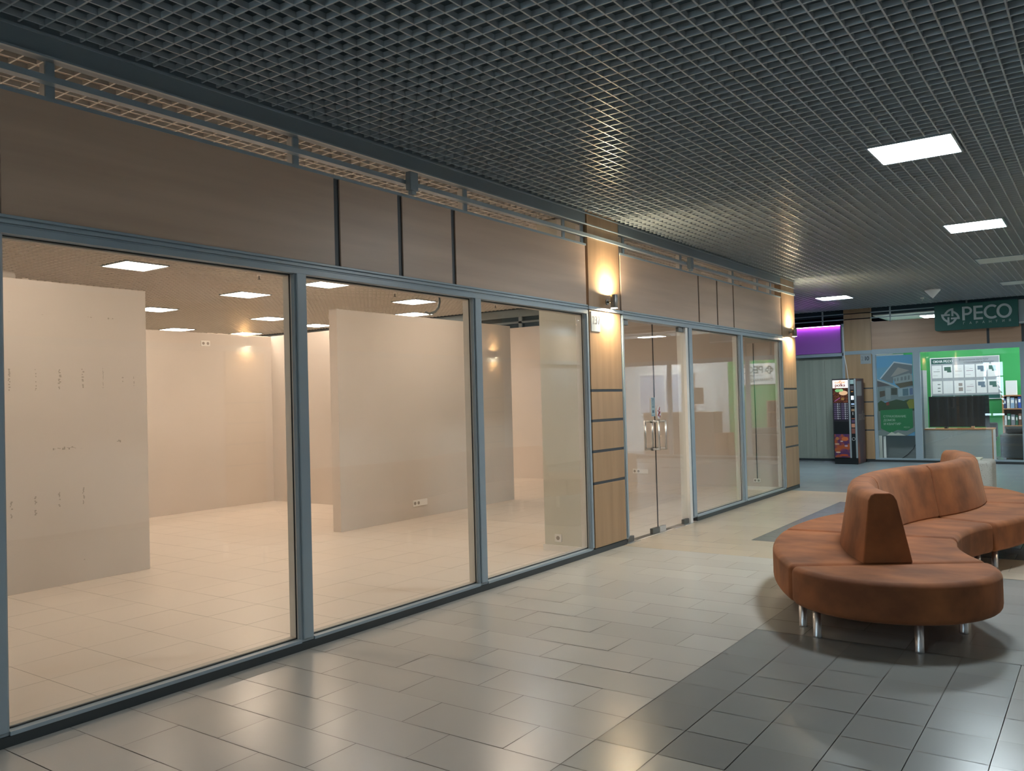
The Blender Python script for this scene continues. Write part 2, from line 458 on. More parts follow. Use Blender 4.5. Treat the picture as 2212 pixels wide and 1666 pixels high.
# ------------------------------------------------------------ left shopfront
def fascia(n, y0, y1):
    return struct(box('trim_%d' % n, XF - .04, XF, y0, y1, ZH, ZW, M['wood_h']))
segs = [(.05, 1.80), (1.86, 3.965), (4.02, 4.593), (4.645, 5.215), (5.267, 7.325), (8.07, 10.16), (10.20, 10.785), (10.825, 11.385), (11.425, 13.495)]
k = 0
for a, b in segs: fascia(10 + k, a, b); k += 1
fr = struct(MB().use(M['alu_dark']).box(XF - .05, XF - .012, .05, 7.33, ZH, ZW - .002).box(XF - .05, XF - .012, 8.06, 13.5, ZH, ZW - .002).build('trim_1'))
# header frame with grooves
def header(n, y0, y1):
    mb = MB().use(M['alu'])
    mb.box(XF - .11, XF + .012, y0, y1, ZG + .0, ZG + .038)
    mb.box(XF - .11, XF + .006, y0, y1, ZG + .038, ZG + .048)
    mb.box(XF - .11, XF + .016, y0, y1, ZG + .048, ZG + .068)
    mb.box(XF - .11, XF + .008, y0, y1, ZG + .068, ZG + .074)
    mb.box(XF - .11, XF + .014, y0, y1, ZG + .074, ZH)
    return struct(mb.build('trim_%d' % n, None, None, .003))
header(2, .05, 7.335); header(3, 8.065, 13.50)
# head rail passes over the columns as well
struct(MB().box(XF + .002, XF + .022, 7.335, 8.065, ZG + .048, ZH - .01).build('trim_4', M['alu']))
# sill, plinth
pm = MB()
pm.box(XF - .10, XF - .0, .05, 8.05, 0, .05); pm.box(XF - .10, XF - .0, 9.93, 14.2, 0, .05)
struct(pm.build('baseboard_left', M['plinth']))
def bay(n, y0, y1, mull0=None, mull1=None):
    """one glazed bay between y0 and y1"""
    o = struct(empty('window_%d' % n, (XG, (y0 + y1) / 2, .05)))
    cx, cy = XG, (y0 + y1) / 2
    q = MB(); q.box(XF - .09 - cx, XF + .004 - cx, y0 - cy, y1 - cy, 0, .020)
    q.build('window_sill', M['alu'], o, .002)
    MB().box(-.004, .004, y0 - cy + .002, y1 - cy - .002, .022, ZG - .052).build('glass_pane', M['glass'], o)
    q = MB(); z1 = ZG - .05
    q.box(-.010, -.004, y0 - cy, y1 - cy, .02, .026).box(-.010, -.004, y0 - cy, y1 - cy, z1 - .006, z1)
    q.box(-.010, -.004, y0 - cy, y0 - cy + .006, .02, z1).box(-.010, -.004, y1 - cy - .006, y1 - cy, .02, z1)
    q.build('glazing_seal', M['seal'], o)
    q = MB(); q.box(-.06, -.012, y0 - cy, y1 - cy, .02, .030).box(-.06, -.012, y0 - cy, y1 - cy, z1 - .012, z1)
    q.build('inner_bead', M['sillpaint'], o)
    return o
bay(1, .10, 1.78); bay(2, 1.865, 3.61); bay(3, 3.715, 5.48); bay(4, 5.585, 7.30); bay(5, 9.93, 11.62); bay(6, 11.72, 13.46)
def mullion(n, y0, y1, front=True):
    mb = MB().use(M['alu']); w2 = y1 - y0
    mb.box(XF - .036, XF - .004, y0, y1, .05, ZG)
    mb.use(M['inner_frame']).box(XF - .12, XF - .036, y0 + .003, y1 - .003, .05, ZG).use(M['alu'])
    mb.box(XF - .004, XF + .010, y0 + w2 * .12, y1 - w2 * .12, .07, ZG + .01)
    return struct(mb.build('trim_%d' % n, None, None, .006, 3))
mullion(30, .04, .10); mullion(31, 1.78, 1.865); mullion(32, 3.61, 3.715); mullion(33, 5.48, 5.585); mullion(34, 7.30, 7.345)
mullion(35, 9.80, 9.93); mullion(36, 11.62, 11.72); mullion(37, 13.46, 13.50)
mullion(38, 8.055, 8.10)
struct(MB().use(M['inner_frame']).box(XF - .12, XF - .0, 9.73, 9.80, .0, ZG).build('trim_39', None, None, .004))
# transom zone: posts, rails and the beam under the ceiling
tb = MB().use(M['beam']); tb.box(XF - .05, XF - .0, .05, 7.345, ZB, 3.95); tb.box(XF - .05, XF, 8.055, 14.2, ZB, 3.95)
tb.use(M['alu']); tb.box(XF - .0, XF + .012, .05, 14.2, ZC - .008, ZC + .004); tb.box(XF - .0, XF + .02, .05, 14.2, ZB - .0, ZB + .01)
struct(tb.build('trim_5'))
tr = MB().use(M['alu']); tr.box(XF - .035, XF + .02, .05, 14.2, 3.19, 3.222); tr.box(XF - .04, XF + .004, .05, 7.34, ZW - .002, ZW + .018); tr.box(XF - .04, XF + .004, 8.06, 13.5, ZW - .002, ZW + .018)
struct(tr.build('trim_6'))
for i, y in enumerate((.3, 2.09, 3.655, 5.43, 6.96, 7.315, 8.20, 9.72, 11.50, 12.52, 13.12)):
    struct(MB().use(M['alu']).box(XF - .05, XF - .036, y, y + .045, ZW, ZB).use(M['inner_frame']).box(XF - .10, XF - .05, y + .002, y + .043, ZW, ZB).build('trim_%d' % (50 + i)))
struct(box('trim_7', XF - .14, XF - .06, .05, 14.0, ZC - .03, ZC, M['sillpaint']))
for y, lab in ((4.70, 'small grey motion sensor box on the rail above the second fascia panel'), (9.83, 'small grey motion sensor box on the rail above the glass doors')):
    o = empty('motion_sensor', (XF + .0, y, 3.16))
    MB().box(.022, .075, -.04, .05, -.02, .12).build('sensor_housing', M['beam'], o, .008)
    MB().box(.03, .07, -.02, .03, -.05, -.02).build('sensor_lens', M['alu'], o, .006)
    tag(o, lab, 'sensor', 'motion sensors on the rail')

# wood columns
def column(y0, y1, x0, x1, axis_y=False, h=ZC + .02):
    o = empty('wood_column', ((x0 + x1) / 2, (y0 + y1) / 2, 0)); cx, cy = (x0 + x1) / 2, (y0 + y1) / 2
    bands = (.705, 1.025, 1.335, 1.64)
    zs = [.06] + [z for b in bands for z in (b - .014, b + .014)] + [h]
    for i in range(0, len(zs), 2):
        MB().box(x0 - cx, x1 - cx, y0 - cy, y1 - cy, zs[i], zs[i + 1]).build('wood_panel', M['wood'], o, .002)
    q = MB()
    for b in bands: q.box(x0 - cx + .004, x1 - cx - .004, y0 - cy + .004, y1 - cy - .004, b - .015, b + .015)
    q.build('dark_groove', M['alu_dark'], o)
    MB().box(x0 - cx + .01, x1 - cx - .012, y0 - cy + .01, y1 - cy - .01, 0, .06).build('kick_plate', M['plinth'], o)
    return o
tag(column(7.37, 8.03, XF - .10, XF + .004), 'maple column with number plate 237 beside the glass doors', 'column', 'maple columns of the corridor')
tag(column(13.52, 14.2, XF - .10, XF + .004), 'maple column at the far end of the left shopfront', 'column', 'maple columns of the corridor')
tag(column(20.0, 20.1, -4.87, -4.29), 'maple column behind the vending machine', 'column', 'maple columns of the corridor')
tag(column(7.75, 8.45, XR - .004, XR + .10), 'first maple column of the opposite side, seen mirrored in the glass', 'column', 'maple columns of the corridor')
tag(column(14.05, 14.75, XR - .004, XR + .10), 'second maple column of the opposite side, seen mirrored in the glass', 'column', 'maple columns of the corridor')

# sconces
def sconce(x, y, z, s):
    o = empty('wall_sconce', (x, y, z))
    MB().tube([(0, 0, 0), (s * .06, 0, 0)], .012).build('bracket', M['sconce'], o)
    MB().tube([(0, 0, 0), (s * .008, 0, 0)], .03, 20).build('wall_rose', M['sconce'], o)
    MB().tube([(s * .085, 0, -.07), (s * .085, 0, -.066), (s * .085, 0, .066), (s * .085, 0, .07)], [.036, .038, .038, .036], 24, False).build('lamp_body', M['sconce'], o)
    MB().tube([(s * .085, 0, .064), (s * .085, 0, .066)], .034, 20).build('upper_lens', M['sconce_light'], o)
    MB().tube([(s * .085, 0, -.066), (s * .085, 0, -.064)], .034, 20).build('lower_lens', M['sconce_light'], o)
    return o
g = 'up and down wall sconces on the columns'
tag(sconce(XF + .004, 7.74, 2.56, 1), 'glowing wall sconce above number plate 237', 'wall lamp', g)
tag(sconce(XF + .004, 13.88, 2.56, 1), 'glowing wall sconce on the far left column', 'wall lamp', g)
tag(sconce(XR - .004, 8.1, 2.56, -1), 'first glowing wall sconce opposite, seen mirrored in the window', 'wall lamp', g)
tag(sconce(XR - .004, 14.4, 2.56, -1), 'second glowing wall sconce opposite, seen mirrored in the window', 'wall lamp', g)

# number plate 237
RL = math.pi / 2
o = empty('number_plate', (XF + .004, 7.40, 2.24))
MB().box(0, .006, -.005, .175, 0, .20).build('plate', M['plate'], o)
text('digit', '2', .12, (.007, .018, .075), RL, M['num_pale'], o, .0008, 0, squeeze=.85)
text('digit', '3', .12, (.007, .068, .075), RL, M['num'], o, .0008, .0015, squeeze=.85)
text('digit', '7', .12, (.007, .125, .075), RL, M['num'], o, .0008, .0015, squeeze=.85)
tag(o, 'pale grey plate reading 237 under the sconce', 'sign')

# ------------------------------------------------------------ glass doors
def leaf(n, y0, y1, hy, dirn):
    o = struct(empty('door_%d' % n, (XG, y0, 0)))
    MB().box(-.005, .005, .004, y1 - y0 - .003, .012, 2.40).build('door_glass', M['glass'], o)
    e = y1 - y0 if dirn > 0 else 0
    q = MB(); q.box(-.0052, .0052, e - .004, e, .012, 2.40); q.build('glass_edge', M['seal'], o)
    # patch fittings: hinge side (pivot) and bottom lock rail
    hs = 0 if dirn > 0 else y1 - y0 - .16
    MB().box(-.018, .018, hs + .005, hs + .155, .006, .062).build('patch_fitting', M['steel_dark'], o, .003)
    MB().box(-.018, .018, hs + .005, hs + .155, 2.35, 2.405).build('patch_fitting', M['steel_dark'], o, .003)
    ls = y1 - y0 - .17 if dirn > 0 else .004
    MB().box(-.020, .020, ls, ls + .166, .006, .07).build('lock_fitting', M['steel_dark' if dirn > 0 else 'steel'], o, .003)
    h = MB()
    yy = hy - y0
    for s in (1, -1):
        h.tube([(0, yy, 1.28), (s * .085, yy, 1.28)], .0125, 14); h.tube([(0, yy, .965), (s * .085, yy, .965)], .0125, 14)
        h.tube([(s * .085, yy, .952), (s * .085, yy, 1.292)], .0125, 14)
    h.build('pull_handle', M['steel'], o)
    q = MB()
    for z in (1.28, .965): q.tube([(-.012, yy, z), (.012, yy, z)], .018, 16)
    q.build('handle_collar', M['steel_dark'], o)
    return o
dl = leaf(1, 8.10, 8.885, 8.80, 1); dr = leaf(2, 8.89, 9.73, 8.985, -1)
struct(box('trim_40', XF - .10, XF - .03, 8.1, 9.73, -.003, .004, M['steel_dark']))
# floor spring covers
for y, lab in ((8.18, 'flat steel floor spring cover under the left glass door'), (9.62, 'flat steel floor spring cover under the right glass door'), (9.35, 'small oval steel floor plate between door springs')):
    o = MB().box(XG - .05, XG + .06, y - .1, y + .14, .0, .005).build('floor_spring_cover', M['steel'], None, .002)
    tag(o, lab, 'floor cover')
stk = mat('sticker_blue', (.33, .45, .50), .5); stk2 = mat('sticker_ink', (.06, .13, .18), .5); stk3 = mat('sticker_red', (.25, .02, .03), .5); stk4 = mat('sticker_white', (.62, .62, .64), .5)
o = empty('door_sticker', (XG + .006, 8.79, 1.34))
MB().box(0, .001, 0, .095, 0, .215).build('sticker_sheet', stk, o)
q = MB()
for a, b, c, d in ((.02, .075, .10, .108), (.02, .075, .185, .193), (.02, .027, .10, .193), (.068, .075, .10, .193), (.022, .07, .038, .07), (.005, .09, .201, .206), (.005, .09, .010, .014)): q.box(.001, .0016, a, b, c, d)
for i in range(5): q.box(.001, .0016, .034 + .006 * (i % 2), .058, .113 + i * .014, .119 + i * .014)
q.build('sticker_print', stk2, o)
tag(o, 'blue rectangular notice sticker left of the door joint', 'sticker')
o = empty('door_sticker', (XG + .006, 8.985, 1.38))
MB().prism([(.055 * math.cos(a * math.pi / 12), .075 * math.sin(a * math.pi / 12)) for a in range(24)], 0, 0, .001).build('sticker_sheet', stk4, o)
q = MB()
for y, z, r in ((-.02, .02, .010), (.012, .035, .014), (.02, .0, .016), (-.005, -.02, .016), (-.02, -.035, .012), (.022, -.045, .014), (.02, .055, .010)):
    q.prism([(y + r * math.cos(a * math.pi / 5), z + r * 1.1 * math.sin(a * math.pi / 5)) for a in range(10)], 0, .001, .0016)
q.tube([(.0012, -.02, .02), (.0012, .0, .0), (.0012, .02, .01)], .004, 6); q.build('sticker_print', stk3, o)
tag(o, 'oval white and red sticker right of the door joint', 'sticker')

# ------------------------------------------------------------ sockets and small fittings in the shop
WELL = mat('socket_well', (.33, .30, .27), .6)
def socket(name, loc, faces, n, wd, h, holes, lab, cat='socket'):
    """faces: 'x' plate looks to +x, 'y' plate looks to -y"""
    o = empty(name, loc)
    q = MB()
    if faces == 'x':
        q.box(0, .010, 0, wd, 0, h)
        for i in range(n):
            cy = wd * (i + .5) / n
            if i < holes:
                MB().tube([(.010, cy, h / 2), (.0108, cy, h / 2)], h * .27, 16).build('socket_well', WELL, o)
    else:
        q.box(0, wd, -.010, 0, 0, h)
        for i in range(n):
            cx = wd * (i + .5) / n
            if i < holes: MB().tube([(cx, -.010, h / 2), (cx, -.0108, h / 2)], h * .27, 16).build('socket_well', WELL, o)
    q.build('cover_plate', M['white'], o, .003)
    return tag(o, lab, cat)
socket('wall_socket', (-7.75, 8.56, .16), 'x', 4, .29, .085, 2, 'four-gang white socket low on the middle partition')
socket('wall_socket', (-11.45, 7.88, 2.54), 'x', 2, .16, .085, 2, 'double white socket high on the back partition')
socket('wall_socket', (-7.24, 14.05, .165), 'y', 4, .31, .085, 2, 'four-gang white socket behind the glass door')
socket('wall_socket', (-4.80, 13.58, .125), 'y', 2, .115, .065, 2, 'double white socket with a cable by the far column')
socket('light_switch', (-4.715, 7.37, .095), 'y', 1, .08, .08, 1, 'single white wall box low on the pale pillar', 'switch')
o = MB().tube([(-4.735, 13.572, .19), (-4.735, 13.572, 1.4), (-4.74, 13.572, 2.4)], .006, 8).build('socket_cable', M['black'])
tag(o, 'thin dark cable running down to the double socket', 'cable')
for x, y, lab in ((-9.65, 7.59, 'ceiling sprinkler head in the first window beside the mullion'), (-12.18, 10.19, 'ceiling sprinkler head deep in the first window'), (-9.66, 10.35, 'ceiling sprinkler head in the second window'), (-9.53, 13.0, 'ceiling sprinkler head in the third window')):
    o = empty('sprinkler', (x, y, ZC))
    MB().tube([(0, 0, -.03), (0, 0, .0)], .03, 14).build('escutcheon', M['white'], o)
    MB().tube([(0, 0, -.075), (0, 0, -.03)], .009, 8).tube([(0, 0, -.08), (0, 0, -.075)], .022, 10).build('nozzle', M['steel_dark'], o)
    tag(o, lab, 'sprinkler', 'sprinkler heads of the empty shop')
pts = [(-9.5, 11.3, ZC + .01), (-9.5, 11.31, ZC - .10), (-9.52, 11.30, ZC - .20), (-9.58, 11.28, ZC - .27), (-9.68, 11.24, ZC - .30), (-9.75, 11.22, ZC - .27)]
tag(MB().tube(pts, .022, 10).build('flexible_conduit', M['beam']), 'grey flexible conduit drooping from the shop ceiling', 'conduit')
o = empty('air_conditioner', (-8.75, 3.55, 2.80))
MB().box(-.2, 0, -.9, .42, -.1, .16).build('housing', M['white'], o, .03); MB().box(-.005, .004, -.8, .36, -.06, -.045).build('air_slot', M['dark'], o)
for yy in (-.6, .2): MB().tube([(-.1, yy, .15), (-.1, yy, .62)], .01).build('hanger_rod', M['steel'], o)
tag(o, 'cream rounded unit showing above the left partition', 'air conditioner')

# ------------------------------------------------------------ opposite side of the corridor (seen in reflections)
wr = struct(box('wall_right', XR + .05, XR + .15, YB, 20, 0, 3.95, mat('opposite_wall_paint', (.44, .45, .46), .6)))
struct(box('trim_60', XR, XR + .05, -8, 20, ZH, ZW, M['wood_h']))
struct(box('baseboard_right', XR, XR + .05, YB, 20, 0, .06, M['plinth']))
struct(box('trim_61', XR - .01, XR + .05, -8, 20, ZG, ZH, M['alu']))

# glazed end of the hall behind the viewpoint
q = MB()
q.box(-20, XR + .15, YB - .2, YB, 0, .12).box(-20, XR + .15, YB - .2, YB, 3.0, 3.95)
x = -20
while x < -4.7:
    q.box(x, x + .14, YB - .15, YB, .12, 3.0); x += 1.55
q.box(-20, -4.6, YB - .12, YB - .04, 2.2, 2.26)
q.box(-4.6, XR + .15, YB - .2, YB - .01, 0, 3.95)
struct(q.build('wall_behind', M['beam']))
o = struct(MB().box(-20, -4.6, YB - .105, YB - .095, .12, 3.0).build('window_20', M['glass']))
# evergreens outside that window
fol = mat('conifer_green', (.02, .035, .02), .9)
for i, (x, s) in enumerate(((-11.6, 1.9), (-9.4, 2.2), (-7.3, 1.7), (-5.4, 2.1))):
    q = MB(); z = .2
    while z < s + .4:
        r = .75 * (1 - (z - .2) / (s + .6)) + .1
        ring = [(x + r * (1 + .25 * math.sin(7 * a + i)) * math.cos(a), YB - 2.2 + r * math.sin(a)) for a in [k * math.pi / 8 for k in range(16)]]
        k0 = len(q.v); q.v += [(p[0], p[1], z) for p in ring] + [(x, YB - 2.2, z + .75)]
        for k in range(16): q.face((k0 + k, k0 + (k + 1) % 16, k0 + 16))
        z += .28
    o = empty('shrub', (0, 0, 0)); q.build('foliage', fol, o); MB().tube([(x, YB - 2.2, -.2), (x, YB - 2.2, .5)], .05).build('trunk', M['brown'], o)
    tag(o, ['dark shrub outside the hall window, leftmost', 'tall dark shrub outside the hall window', 'low dark shrub outside the hall window', 'dark shrub outside the hall window, nearest the solid wall'][i], 'shrub', 'shrubs outside the hall window')

# ------------------------------------------------------------ end facade with the insurance office
struct(box('wall_end_upper', -7.5, 6, YR + .2, YR + .24, 3.30, 3.95, M['slab']))
struct(box('trim_70', -4.285, -2.035, YR, YR + .04, ZH, ZW + .02, M['wood_hx']))
struct(box('trim_71', -1.985, -1.415, YR, YR + .04, ZH, ZW + .02, M['wood_hx']))
struct(box('trim_72', -1.365, 4.5, YR, YR + .04, ZH, ZW + .02, M['wood_hx']))
struct(box('trim_73', -4.29, 4.5, YR + .01, YR + .05, ZH, ZW + .01, M['alu_dark']))
struct(MB().box(-4.29, 4.5, YR - .01, YR + .08, ZG - .02, ZG + .03).box(-4.29, 4.5, YR - .004, YR + .08, ZG + .03, ZH).build('trim_74', M['alu']))
struct(MB().box(-4.87, -4.29, YR - .012, YR - .001, ZG + .0, ZH - .01).build('trim_75', M['alu']))
struct(box('baseboard_end', -7.5, 4.5, YR + .01, YR + .08, 0, .05, M['plinth']))
for i, (a, b) in enumerate(((-4.285, -4.215), (-3.46, -3.32), (-1.46, -1.36), (.6, .7), (2.6, 2.7))):
    struct(box('trim_%d' % (80 + i), a, b, YR - .006, YR + .08, .05, ZG, M['alu'], None, .004))
for i, (a, b) in enumerate(((-4.215, -3.46), (-3.32, -1.46), (-1.36, .6), (.7, 2.6), (2.7, 4.5))):
    o = struct(empty('window_%d' % (30 + i), ((a + b) / 2, YR + .03, .05))); hw = (b - a) / 2
    MB().box(-hw, hw, -.035, .04, 0, .035).build('window_sill', M['alu'], o)
    MB().box(-hw, hw, -.004, .004, .035, ZG - .07).build('glass_pane', M['glass_far'], o)
# open band above with rails and posts
q = MB(); q.box(-7.5, 4.5, YR, YR + .03, 3.20, 3.222).box(-7.5, 4.5, YR, YR + .03, 3.325, 3.345)
for x in (-5.35, -3.9, -2.4, .4): q.box(x, x + .03, YR, YR + .03, ZW, 3.43)
struct(q.build('trim_76', M['alu']))
# office shell
struct(box('wall_office_back', -4.4, -.05, 22.3, 22.4, 0, 3.27, M['green_wall']))
struct(box('wall_office_back_white', -.05, 4.5, 22.3, 22.4, 0, 3.27, mat('office_white_paint', (.62, .64, .64), .7)))
struct(box('wall_office_left', -4.4, -4.3, 20.1, 22.3, 0, 3.15, mat('office_grey_paint', (.4, .42, .4), .7)))
struct(box('ceiling_office', -4.3, 4.5, 20.25, 22.3, 3.27, 3.29, mat('office_ceiling_white', (.75, .77, .76), .7)))
for x, y, lab in ((-3.05, 20.9, 'bright white office ceiling lamp seen over the wood fascia'), (-.9, 21.2, 'white office ceiling lamp right of the first'), (1.6, 21.2, 'white office ceiling lamp over the reception')):  # the reception lamp is added to brighten the mirrored white wall
    o = empty('office_lamp', (x, y, 3.27))
    MB().box(-.35, .35, -.35, .35, -.05, 0).build('lamp_housing', M['white'], o, .01); MB().box(-.33, .33, -.33, .33, -.056, -.05).build('diffuser', M['office_light'] if x < 0 else light_mat('reception_diffuser', (1, .97, .95), 60), o)
    tag(o, lab, 'ceiling light', 'office ceiling lamps')

# neighbouring unit with blinds and the purple light box
struct(box('wall_blinds_unit', -7.5, -4.92, 20.3, 20.4, 0, 3.1, M['wall_pale']))
struct(MB().box(-7.5, -4.9, YR, YR + .06, ZG - .02, ZG + .05).box(-4.925, -4.87, YR, YR + .06, .05, 3.12).build('trim_77', M['alu']))
o = empty('vertical_blind', (-6.2, YR + .14, .0)); q = MB(); x = -1.28
while x < 1.25:
    w2 = .122; q.box(x, x + w2, (.0 if int(x * 10) % 2 else .01), .003 + (.0 if int(x * 10) % 2 else .01), .01, 2.38); x += .117 if random.random() > .12 else .124
q.build('blind_slats', M['blind'], o); MB().box(-1.28, 1.28, -.02, .03, 2.38, 2.42).build('head_rail', M['alu'], o)
tag(o, 'closed grey vertical blind behind glass left of the vending machine', 'blind')
o = struct(MB().box(-7.5, -4.93, YR + .026, YR + .034, .05, ZG - .02).build('window_40', M['glass_far']))
o = empty('purple_light_box', (-6.2, YR + .02, ZH - .03))
MB().box(-1.25, 1.26, .02, .04, .0, .62).build('purple_panel', M['purple'], o)
MB().box(-1.25, 1.26, -.05, .02, .625, .65).build('top_hood', M['black'], o)
MB().box(-1.25, 1.26, -.045, -.035, .612, .622).build('led_strip', M['led_purple'], o)
MB().box(1.26, 1.28, -.05, .04, .0, .65).build('side_cheek', mat('purple_cheek', (.06, .03, .10), .5), o)
tag(o, 'glowing purple light box above the blind left of the vending machine', 'light box')
pts = [(-4.885, YR - .01, 3.05), (-4.885, YR - .012, 2.7), (-4.875, YR - .012, 2.4), (-4.83, YR - .012, 2.1), (-4.80, YR - .012, 1.75)]
tag(MB().tube(pts, .008, 8).build('white_cable', M['white']), 'white cable hanging beside the column down to the vending machine', 'cable')

# ------------------------------------------------------------ green sign
def emblem(q, cx, cz, R, axis, y0, y1):
    """pinwheel ring of four blades; R = tip radius"""
    k0 = R / .187
    for k in range(4):
        outer, inner = [], []
        for i in range(13):
            t = i / 12; a = math.radians(71 + 86 * t + 90 * k)
            ro = (.187 - .050 * min(1, t * 1.5) ** .8 - .012 * max(0, t - .6)) * k0
            ri = ro - (.040 + .004 * (1 - t)) * k0
            outer.append((cx + ro * math.cos(a), cz + ro * math.sin(a))); inner.append((cx + ri * math.cos(a), cz + ri * math.sin(a)))
        q.prism(outer + inner[::-1], 1, y0, y1)
        c, s = math.cos(math.radians(90 * k)), math.sin(math.radians(90 * k))
        bar = [(.020, .166), (.020, .008), (.057, .008), (.060, .176)]
        q.prism([(cx + k0 * (px * c - pz * s), cz + k0 * (px * s + pz * c)) for px, pz in bar], 1, y0 - .0006, y1)
    return q
def ell(cx, cz, rx, rz, a0, a1, n=24):
    return [(cx + rx * math.cos(math.radians(a0 + (a1 - a0) * i / n)), cz + rz * math.sin(math.radians(a0 + (a1 - a0) * i / n))) for i in range(n + 1)]
def big_letters(parent, x, z, h, m, y0=-.006, y1=-.001, name='sign_letter'):
    """heavy upright capitals P, E, C, O drawn as plain shapes; h = cap height"""
    k = h / .28; t = .046 * k
    def fin(q): q.build(name, m, parent)
    q = MB(); q.prism([(x, z), (x + t, z), (x + t, z + h), (x, z + h)], 1, y0, y1)
    q.prism(ell(x + .085 * k, z + h - .088 * k, .095 * k, .088 * k, 90, -90) + ell(x + .085 * k, z + h - .088 * k, .053 * k, .046 * k, -90, 90), 1, y0 - .0005, y1)
    q.prism([(x + t, z + h - .042 * k), (x + .087 * k, z + h - .042 * k), (x + .087 * k, z + h), (x + t, z + h)], 1, y0, y1)
    q.prism([(x + t, z + h - .176 * k), (x + .087 * k, z + h - .176 * k), (x + .087 * k, z + h - .134 * k), (x + t, z + h - .134 * k)], 1, y0, y1); fin(q)
    x2 = x + .205 * k; q = MB(); q.prism([(x2, z), (x2 + t, z), (x2 + t, z + h), (x2, z + h)], 1, y0, y1)
    for a in (0, .5 * (h - .042 * k), h - .042 * k): q.prism([(x2 + t, z + a), (x2 + .165 * k, z + a), (x2 + .165 * k, z + a + .042 * k), (x2 + t, z + a + .042 * k)], 1, y0, y1)
    fin(q)
    x3 = x + .385 * k; q = MB(); q.prism(ell(x3 + .145 * k, z + h / 2, .145 * k, h / 2 + .004 * k, 52, 308, 32) + ell(x3 + .145 * k, z + h / 2, .097 * k, h / 2 - .040 * k, 308, 52, 32), 1, y0, y1)
    fin(q)
    x4 = x + .613 * k; q = MB()
    for a in (0, 180): q.prism(ell(x4 + .134 * k, z + h / 2, .134 * k, h / 2 + .004 * k, a, a + 180) + ell(x4 + .134 * k, z + h / 2, .086 * k, h / 2 - .040 * k, a + 180, a), 1, y0, y1)
    fin(q)
o = empty('shop_sign', (-2.97, 19.80, 2.81))
Rr = .035; W_, H_ = 1.525, .545
pts = []
for (cx, cz, a) in ((W_ - .004, .004, 270), (W_ - .004, H_ - .004, 0), (Rr, H_ - Rr, 90), (Rr, Rr, 180)):
    r = Rr if cx == Rr else .004
    for i in range(5): pts.append((cx + r * math.cos(math.radians(a + 22.5 * i)), cz + r * math.sin(math.radians(a + 22.5 * i))))
MB().prism(pts, 1, 0, .14).build('sign_box', M['green_sign'], o)
big_letters(o, .524, .187, .285, M['sign_letter'])
q = MB(); emblem(q, .302, .283, .187, 1, -.008, -.001); q.build('pinwheel_emblem', M['sign_letter'], o)
for i, ch in enumerate('ГАРАНТИЯ'): text('small_lettering', ch, .066, (.532 + i * .118, -.005, .104), 0, M['sign_letter'], o, .002, 0)
MB().box(.2, .24, .14, .2, .2, .3).build('sign_bracket', M['steel_dark'], o); MB().box(1.2, 1.24, .14, .2, .2, .3).build('sign_bracket', M['steel_dark'], o)
tag(o, 'dark green shop sign reading РЕСО ГАРАНТИЯ with pinwheel emblem', 'sign')
o = empty('shop_sign', (-1.44, 19.86, 2.86)); MB().box(0, .9, 0, .1, .0, .49).build('sign_box', M['grey_sign'], o, .004); MB().box(0, .9, -.006, 0, .02, .035).build('sign_edge', M['white'], o)
tag(o, 'plain light grey sign box right of the green sign', 'sign')
o = empty('number_plate', (-4.53, YR - .012, 2.19))
MB().box(0, .225, 0, .006, 0, .215).build('plate', M['grey_sign'], o)
text('digit', '2', .13, (.012, -.002, .075), 0, mat('faded_ink', (.17, .2, .22), .5), o, .0008, 0, squeeze=.9)
text('digit', '1', .13, (.075, -.002, .075), 0, M['num'], o, .0008, .003, squeeze=.9)
text('digit', '0', .13, (.125, -.002, .075), 0, M['num'], o, .0008, .003, squeeze=.9)
tag(o, 'grey plate reading 210 on the column above the vending machine', 'sign')

# ------------------------------------------------------------ coffee machine
vx, vy = -4.95, 19.12
o = empty('vending_machine', (vx, vy, 0)); VM = o
body = mat('machine_body', (.03, .03, .035), .4)
varside = varied(mat('machine_side_wrap', rough=.45), (.05, .035, .05), (.20, .065, .03), (3, 3, 1.4), 5, lo=.42, hi=.62)
MB().box(.0, .50, .02, .72, .14, 1.86).build('cabinet', body, o, .006)
MB().box(.01, .49, .03, .71, 0, .14).build('plinth', M['black'], o)
MB().box(.50, .503, .03, .70, .02, 1.85).build('side_wrap', varside, o)
MB().box(.503, .505, .06, .50, 1.48, 1.80).build('side_notice', mat('side_notice', (.26, .27, .28), .6), o)
def vp(name, x0, x1, z0, z1, m, d=.006, par=None): return MB().box(x0, x1, .02 - d, .02, z0, z1).build(name, m, par or VM)
hd = vp('header_panel', .015, .335, 1.66, 1.83, mat('lit_header', (.9, .85, .8), .4, emit=(1, .80, .72), es=.45))
text('header_lettering', 'coffee', .090, (.062, .012, 1.757), 0, mat('ink_orange', (.75, .22, .05), .5, emit=(.8, .25, .05), es=.35), hd, .001, .002, squeeze=1.0)
text('header_lettering', 'polka', .100, (.062, .012, 1.690), 0, mat('ink_maroon', (.16, .02, .03), .5), hd, .001, .003, squeeze=1.0)
vp('picture_panel', .015, .335, 1.34, 1.66, varied(mat('bean_picture', rough=.3), (.035, .012, .01), (.20, .06, .03), (30, 30, 30), 3))
def disc(name, cx, cz, rx, rz, m, y=.012, par=None, n=20):
    return MB().prism([(cx + rx * math.cos(2 * math.pi * k / n), cz + rz * math.sin(2 * math.pi * k / n)) for k in range(n)], 1, y, y + .002).build(name, m, par or VM)
disc('picture_cup', .235, 1.55, .09, .05, mat('cup_cream', (.8, .45, .25), .4, emit=(1, .6, .35), es=.12))
disc('picture_leaf', .12, 1.605, .055, .035, mat('leaf_green', (.25, .55, .2), .4, emit=(.4, .8, .35), es=.06), .010)
